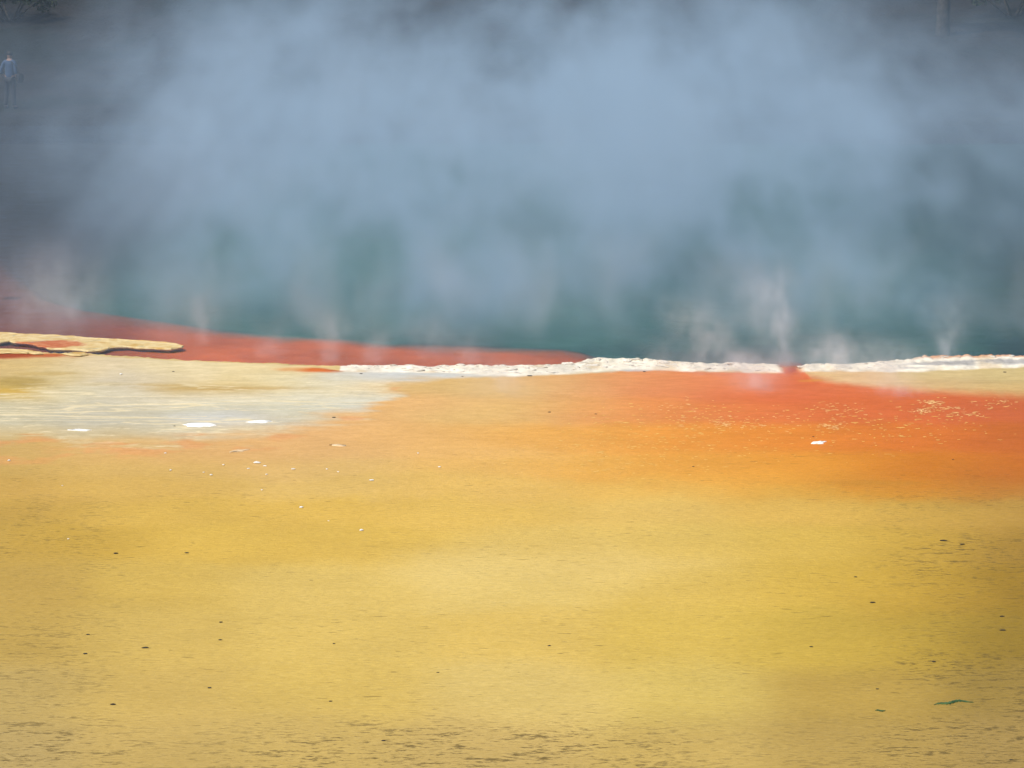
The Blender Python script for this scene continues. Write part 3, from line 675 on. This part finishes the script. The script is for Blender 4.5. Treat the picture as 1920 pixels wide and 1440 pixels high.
def tree(px, py, h, lab, r=.26):
    q = bank_point(px, py); t_ = empty('tree', (q[0], q[1], q[2])); tag(t_, lab, 'tree')
    bm = bmesh.new(); branch(bm, (0, 0, -.3), (.15, 0, h*.75), r, r*.35, 10, .15)
    cs = []
    for k in range(7):
        a = k*2.4; z0 = h*(.38+.05*k); l = h*(.26-.015*k); e = (math.cos(a)*l, math.sin(a)*l, z0+l*.8)
        branch(bm, (.08, 0, z0), e, r*.35, r*.1, 5, .1); cs.append((*e, h*.15)); cs.append((e[0]*.6, e[1]*.6, e[2]+.3, h*.12))
    cs.append((.1, 0, h*.9, h*.14))
    me = bpy.data.meshes.new('trunk'); bm.to_mesh(me); bm.free(); me.polygons.foreach_set('use_smooth', [True]*len(me.polygons))
    add('trunk', me, m_bark, t_); leaf_cloud('crown', cs, 5200, .13, t_, m_leaf)
def shrub(px, py, h, w, lab):
    q = bank_point(px, py); t_ = empty('shrub', (q[0], q[1], q[2])); tag(t_, lab, 'shrub', 'scrub on the far bank')
    bm = bmesh.new(); cs = []
    for k in range(6):
        a = k*1.05; e = (math.cos(a)*w*.5, math.sin(a)*w*.35, h*(.55+.1*(k % 3))); branch(bm, (0, 0, -.15), e, .05, .015, 4, .06); cs.append((*e, h*.34))
    cs.append((0, 0, h*.7, h*.32))
    me = bpy.data.meshes.new('stem'); bm.to_mesh(me); bm.free(); add('stem', me, m_bark, t_)
    leaf_cloud('foliage', cs, 2600, .075, t_, m_leaf)
tree(1767, 66, 9.5, 'dark tree trunk showing faintly through the steam at the top')
shrub(20, 40, 1.6, 2.4, 'dark scrub bush behind the standing person')
shrub(1275, 6, 1.5, 2.2, 'dark scrub bush at the top edge, middle of the hillside')
shrub(1900, 30, 1.7, 2.6, 'dark scrub bush to the right of the faint tree trunk')

# ------------------------------------------------------------------ steam
class GT:
    def __init__(s, name):
        s.t = bpy.data.node_groups.new(name, 'GeometryNodeTree')
        s.t.interface.new_socket('Geometry', in_out='INPUT', socket_type='NodeSocketGeometry'); s.t.interface.new_socket('Geometry', in_out='OUTPUT', socket_type='NodeSocketGeometry')
        s.n = s.t.nodes; s.out = s.n.new('NodeGroupOutput')
        s.pos = s.n.new('GeometryNodeInputPosition').outputs[0]
        k = s.n.new('ShaderNodeSeparateXYZ'); s.t.links.new(s.pos, k.inputs[0]); s.x, s.y, s.z = k.outputs
    def m(s, op, a, b=0., c=None):
        k = s.n.new('ShaderNodeMath'); k.operation = op
        for i, v in enumerate((a, b) if c is None else (a, b, c)):
            if isinstance(v, bpy.types.NodeSocket): s.t.links.new(v, k.inputs[i])
            else: k.inputs[i].default_value = v
        return k.outputs[0]
    def mul(s, *a):
        r = a[0]
        for q in a[1:]: r = s.m('MULTIPLY', r, q)
        return r
    def add(s, *a):
        r = a[0]
        for q in a[1:]: r = s.m('ADD', r, q)
        return r
    def sub(s, a, b): return s.m('SUBTRACT', a, b)
    def gauss(s, d2): return s.m('POWER', 2.71828, s.m('MULTIPLY', d2, -1.))
    def sq(s, a): return s.m('MULTIPLY', a, a)
    def ss(s, a, b, x, lo=0., hi=1.):
        k = s.n.new('ShaderNodeMapRange'); k.interpolation_type = 'SMOOTHSTEP'
        for i, v in zip(('From Min', 'From Max', 'To Min', 'To Max'), (a, b, lo, hi)): k.inputs[i].default_value = v
        s.t.links.new(x, k.inputs['Value']); return k.outputs[0]
    def noise(s, scale, detail=3, rough=.5, vec=None, dist=0., off=(0, 0, 0), vs=(1, 1, 1)):
        k = s.n.new('ShaderNodeTexNoise')
        for i, v in (('Scale', scale), ('Detail', detail), ('Roughness', rough), ('Distortion', dist)): k.inputs[i].default_value = v
        mp_ = s.n.new('ShaderNodeVectorMath'); mp_.operation = 'MULTIPLY_ADD'; s.t.links.new(vec or s.pos, mp_.inputs[0]); mp_.inputs[1].default_value = vs; mp_.inputs[2].default_value = off
        s.t.links.new(mp_.outputs[0], k.inputs['Vector']); return k.outputs[0]
    def finish(s, dens, lo, hi, vox, mat, name):
        k = s.n.new('GeometryNodeVolumeCube'); s.t.links.new(dens, k.inputs['Density'])
        k.inputs['Min'].default_value = lo; k.inputs['Max'].default_value = hi
        for ax, i in zip('XYZ', range(3)): k.inputs['Resolution '+ax].default_value = max(4, int((hi[i]-lo[i])/vox[i]))
        sm = s.n.new('GeometryNodeSetMaterial'); sm.inputs['Material'].default_value = mat
        s.t.links.new(k.outputs[0], sm.inputs[0]); s.t.links.new(sm.outputs[0], s.out.inputs[0])
        vol = bpy.data.volumes.new(name); vol.materials.append(mat)
        o = bpy.data.objects.new(name, vol); COL.objects.link(o)
        vol.render.clipping = 0.0
        md = o.modifiers.new('steam', 'NODES'); md.node_group = s.t
        return o
def steam_mat(name, color):
    m = bpy.data.materials.new(name); m.use_nodes = True; n = m.node_tree.nodes; n.clear()
    pv = n.new('ShaderNodeVolumePrincipled'); o = n.new('ShaderNodeOutputMaterial')
    pv.inputs['Color'].default_value = (*color, 1); pv.inputs['Density'].default_value = 1.0; pv.inputs['Anisotropy'].default_value = .0
    m.node_tree.links.new(pv.outputs[0], o.inputs['Volume']); return m

# the bank of steam over the whole pool
g = GT('pool_steam')
warp = g.noise(.09, 2, .5, off=(3, 8, 1))
big_ = g.noise(.115, 2, .5, dist=.6, off=(14.0, 4.0, 2.0), vs=(1, .4, 1.0))
mid_ = g.noise(.34, 4, .55, dist=.5, off=(1.7, 7.7, 0), vs=(1, .20, 1.25))
fin_ = g.noise(.75, 3, .55, dist=.8, off=(4.2, 1.7, 3), vs=(1, .15, .95))
vf_ = g.noise(1.7, 3, .6, dist=.6, off=(6.2, 3.7, 1), vs=(1, .12, 1.0))
body = g.m('POWER', g.m('MAXIMUM', g.add(g.mul(big_, 1.0), g.mul(mid_, 1.5), g.mul(fin_, 1.3), g.mul(vf_, 1.0), -1.88), 0.), 1.7)
ymask = g.mul(g.ss(74.2, 79, g.y), g.ss(127, 120, g.y))
xl = g.ss(-11.8, -3.6, g.add(g.x, g.mul(g.sub(g.y, 100), .08)), .11, 1.)
xr = g.ss(12.5, 5.0, g.x, .24, 1.)
zf = g.ss(6.8, .6, g.z)
dens = g.mul(body, ymask, xl, xr, zf, .20)
dens = g.add(dens, 1e-5)
st_ = g.finish(dens, (-22, 74, .035), (22, 128, 7.2), (.17, .5, .15), steam_mat('steam', (.505, .645, .775)), 'pool_steam')
st_.data.render.step_size = 1.6
tag(st_, 'thick blue grey steam drifting over the hot pool', 'steam', kind='stuff')

# thin wisps rising along the rim
wisps = [(1472, 676, -.22, 150, 22, 1.5), (1392, 690, -.9, 110, 30, 1.3), (1775, 668, .05, 90, 20, 1.5), (382, 640, 0, 90, 16, .7), (618, 672, -.05, 80, 20, .8), (1585, 690, -.3, 70, 32, .8), (1640, 690, -.4, 60, 40, .6),
         (1690, 735, -.5, 60, 45, .8), (1420, 725, -.2, 60, 50, .7), (940, 735, 0, 60, 60, .35), (30, 610, 0, 110, 60, .16), (140, 600, 0, 120, 50, .22), (800, 668, .1, 70, 30, .5), (1530, 684, .2, 60, 30, .8), (700, 676, .1, 70, 26, .5), (1240, 690, 0, 60, 40, .3), (1330, 692, -.6, 50, 50, .6), (1440, 690, -.2, 45, 60, .6), (1550, 688, -.2, 45, 55, .8), (1700, 684, -.3, 50, 50, .5), (500, 660, 0, 60, 40, .35), (880, 676, 0, 60, 40, .35), (60, 585, 0, 120, 70, .15)]
g = GT('rim_steam')
wx_ = g.mul(g.sub(g.noise(1.6, 3, .55, off=(5, 2, 9)), .5), .9)
curl = g.m('POWER', g.m('MAXIMUM', g.sub(g.mul(g.noise(3.2, 5, .6, dist=.9, off=(2, 6, 4), vs=(1, .5, .7)), 3.2), 1.05), 0.), 1.4)
tot = None
for px, py, lean, hpx, wpx, s in wisps:
    q = P(px, py, .05); k = q[1]/FPX; h, w = hpx*k, wpx*k
    dx = g.sub(g.sub(g.x, q[0]), g.add(g.mul(g.z, lean), g.mul(wx_, g.m('MINIMUM', g.z, .8))))
    dy = g.mul(g.sub(g.y, q[1]), .6)
    sig = g.add(g.mul(g.z, .25), w*.8)
    d2 = g.m('DIVIDE', g.add(g.sq(dx), g.sq(dy)), g.sq(sig))
    term = g.mul(g.gauss(d2), g.ss(h*1.5, 0., g.z), s)
    tot = term if tot is None else g.add(tot, term)
low = g.m('POWER', g.m('MAXIMUM', g.sub(g.mul(g.noise(.8, 4, .55, dist=.7, off=(9, 3, 1), vs=(1, .3, .5)), 3.2), 1.35), 0.), 1.5)
low = g.mul(low, g.ss(74.8, 76.5, g.y), g.ss(82, 79, g.y), g.ss(2.2, .2, g.z), .12)
dens = g.add(g.mul(tot, curl, .95), low)
st2 = g.finish(dens, (-10.5, 66.5, .02), (10.5, 82, 2.3), (.075, .16, .07), steam_mat('steam_wisp', (.98, .93, .92)), 'rim_steam')  # pinkish tint stands in for light bounced off the orange flat
st2.data.render.step_size = 0.45
tag(st2, 'thin pale wisps of steam curling up along the white rim', 'steam', kind='stuff')
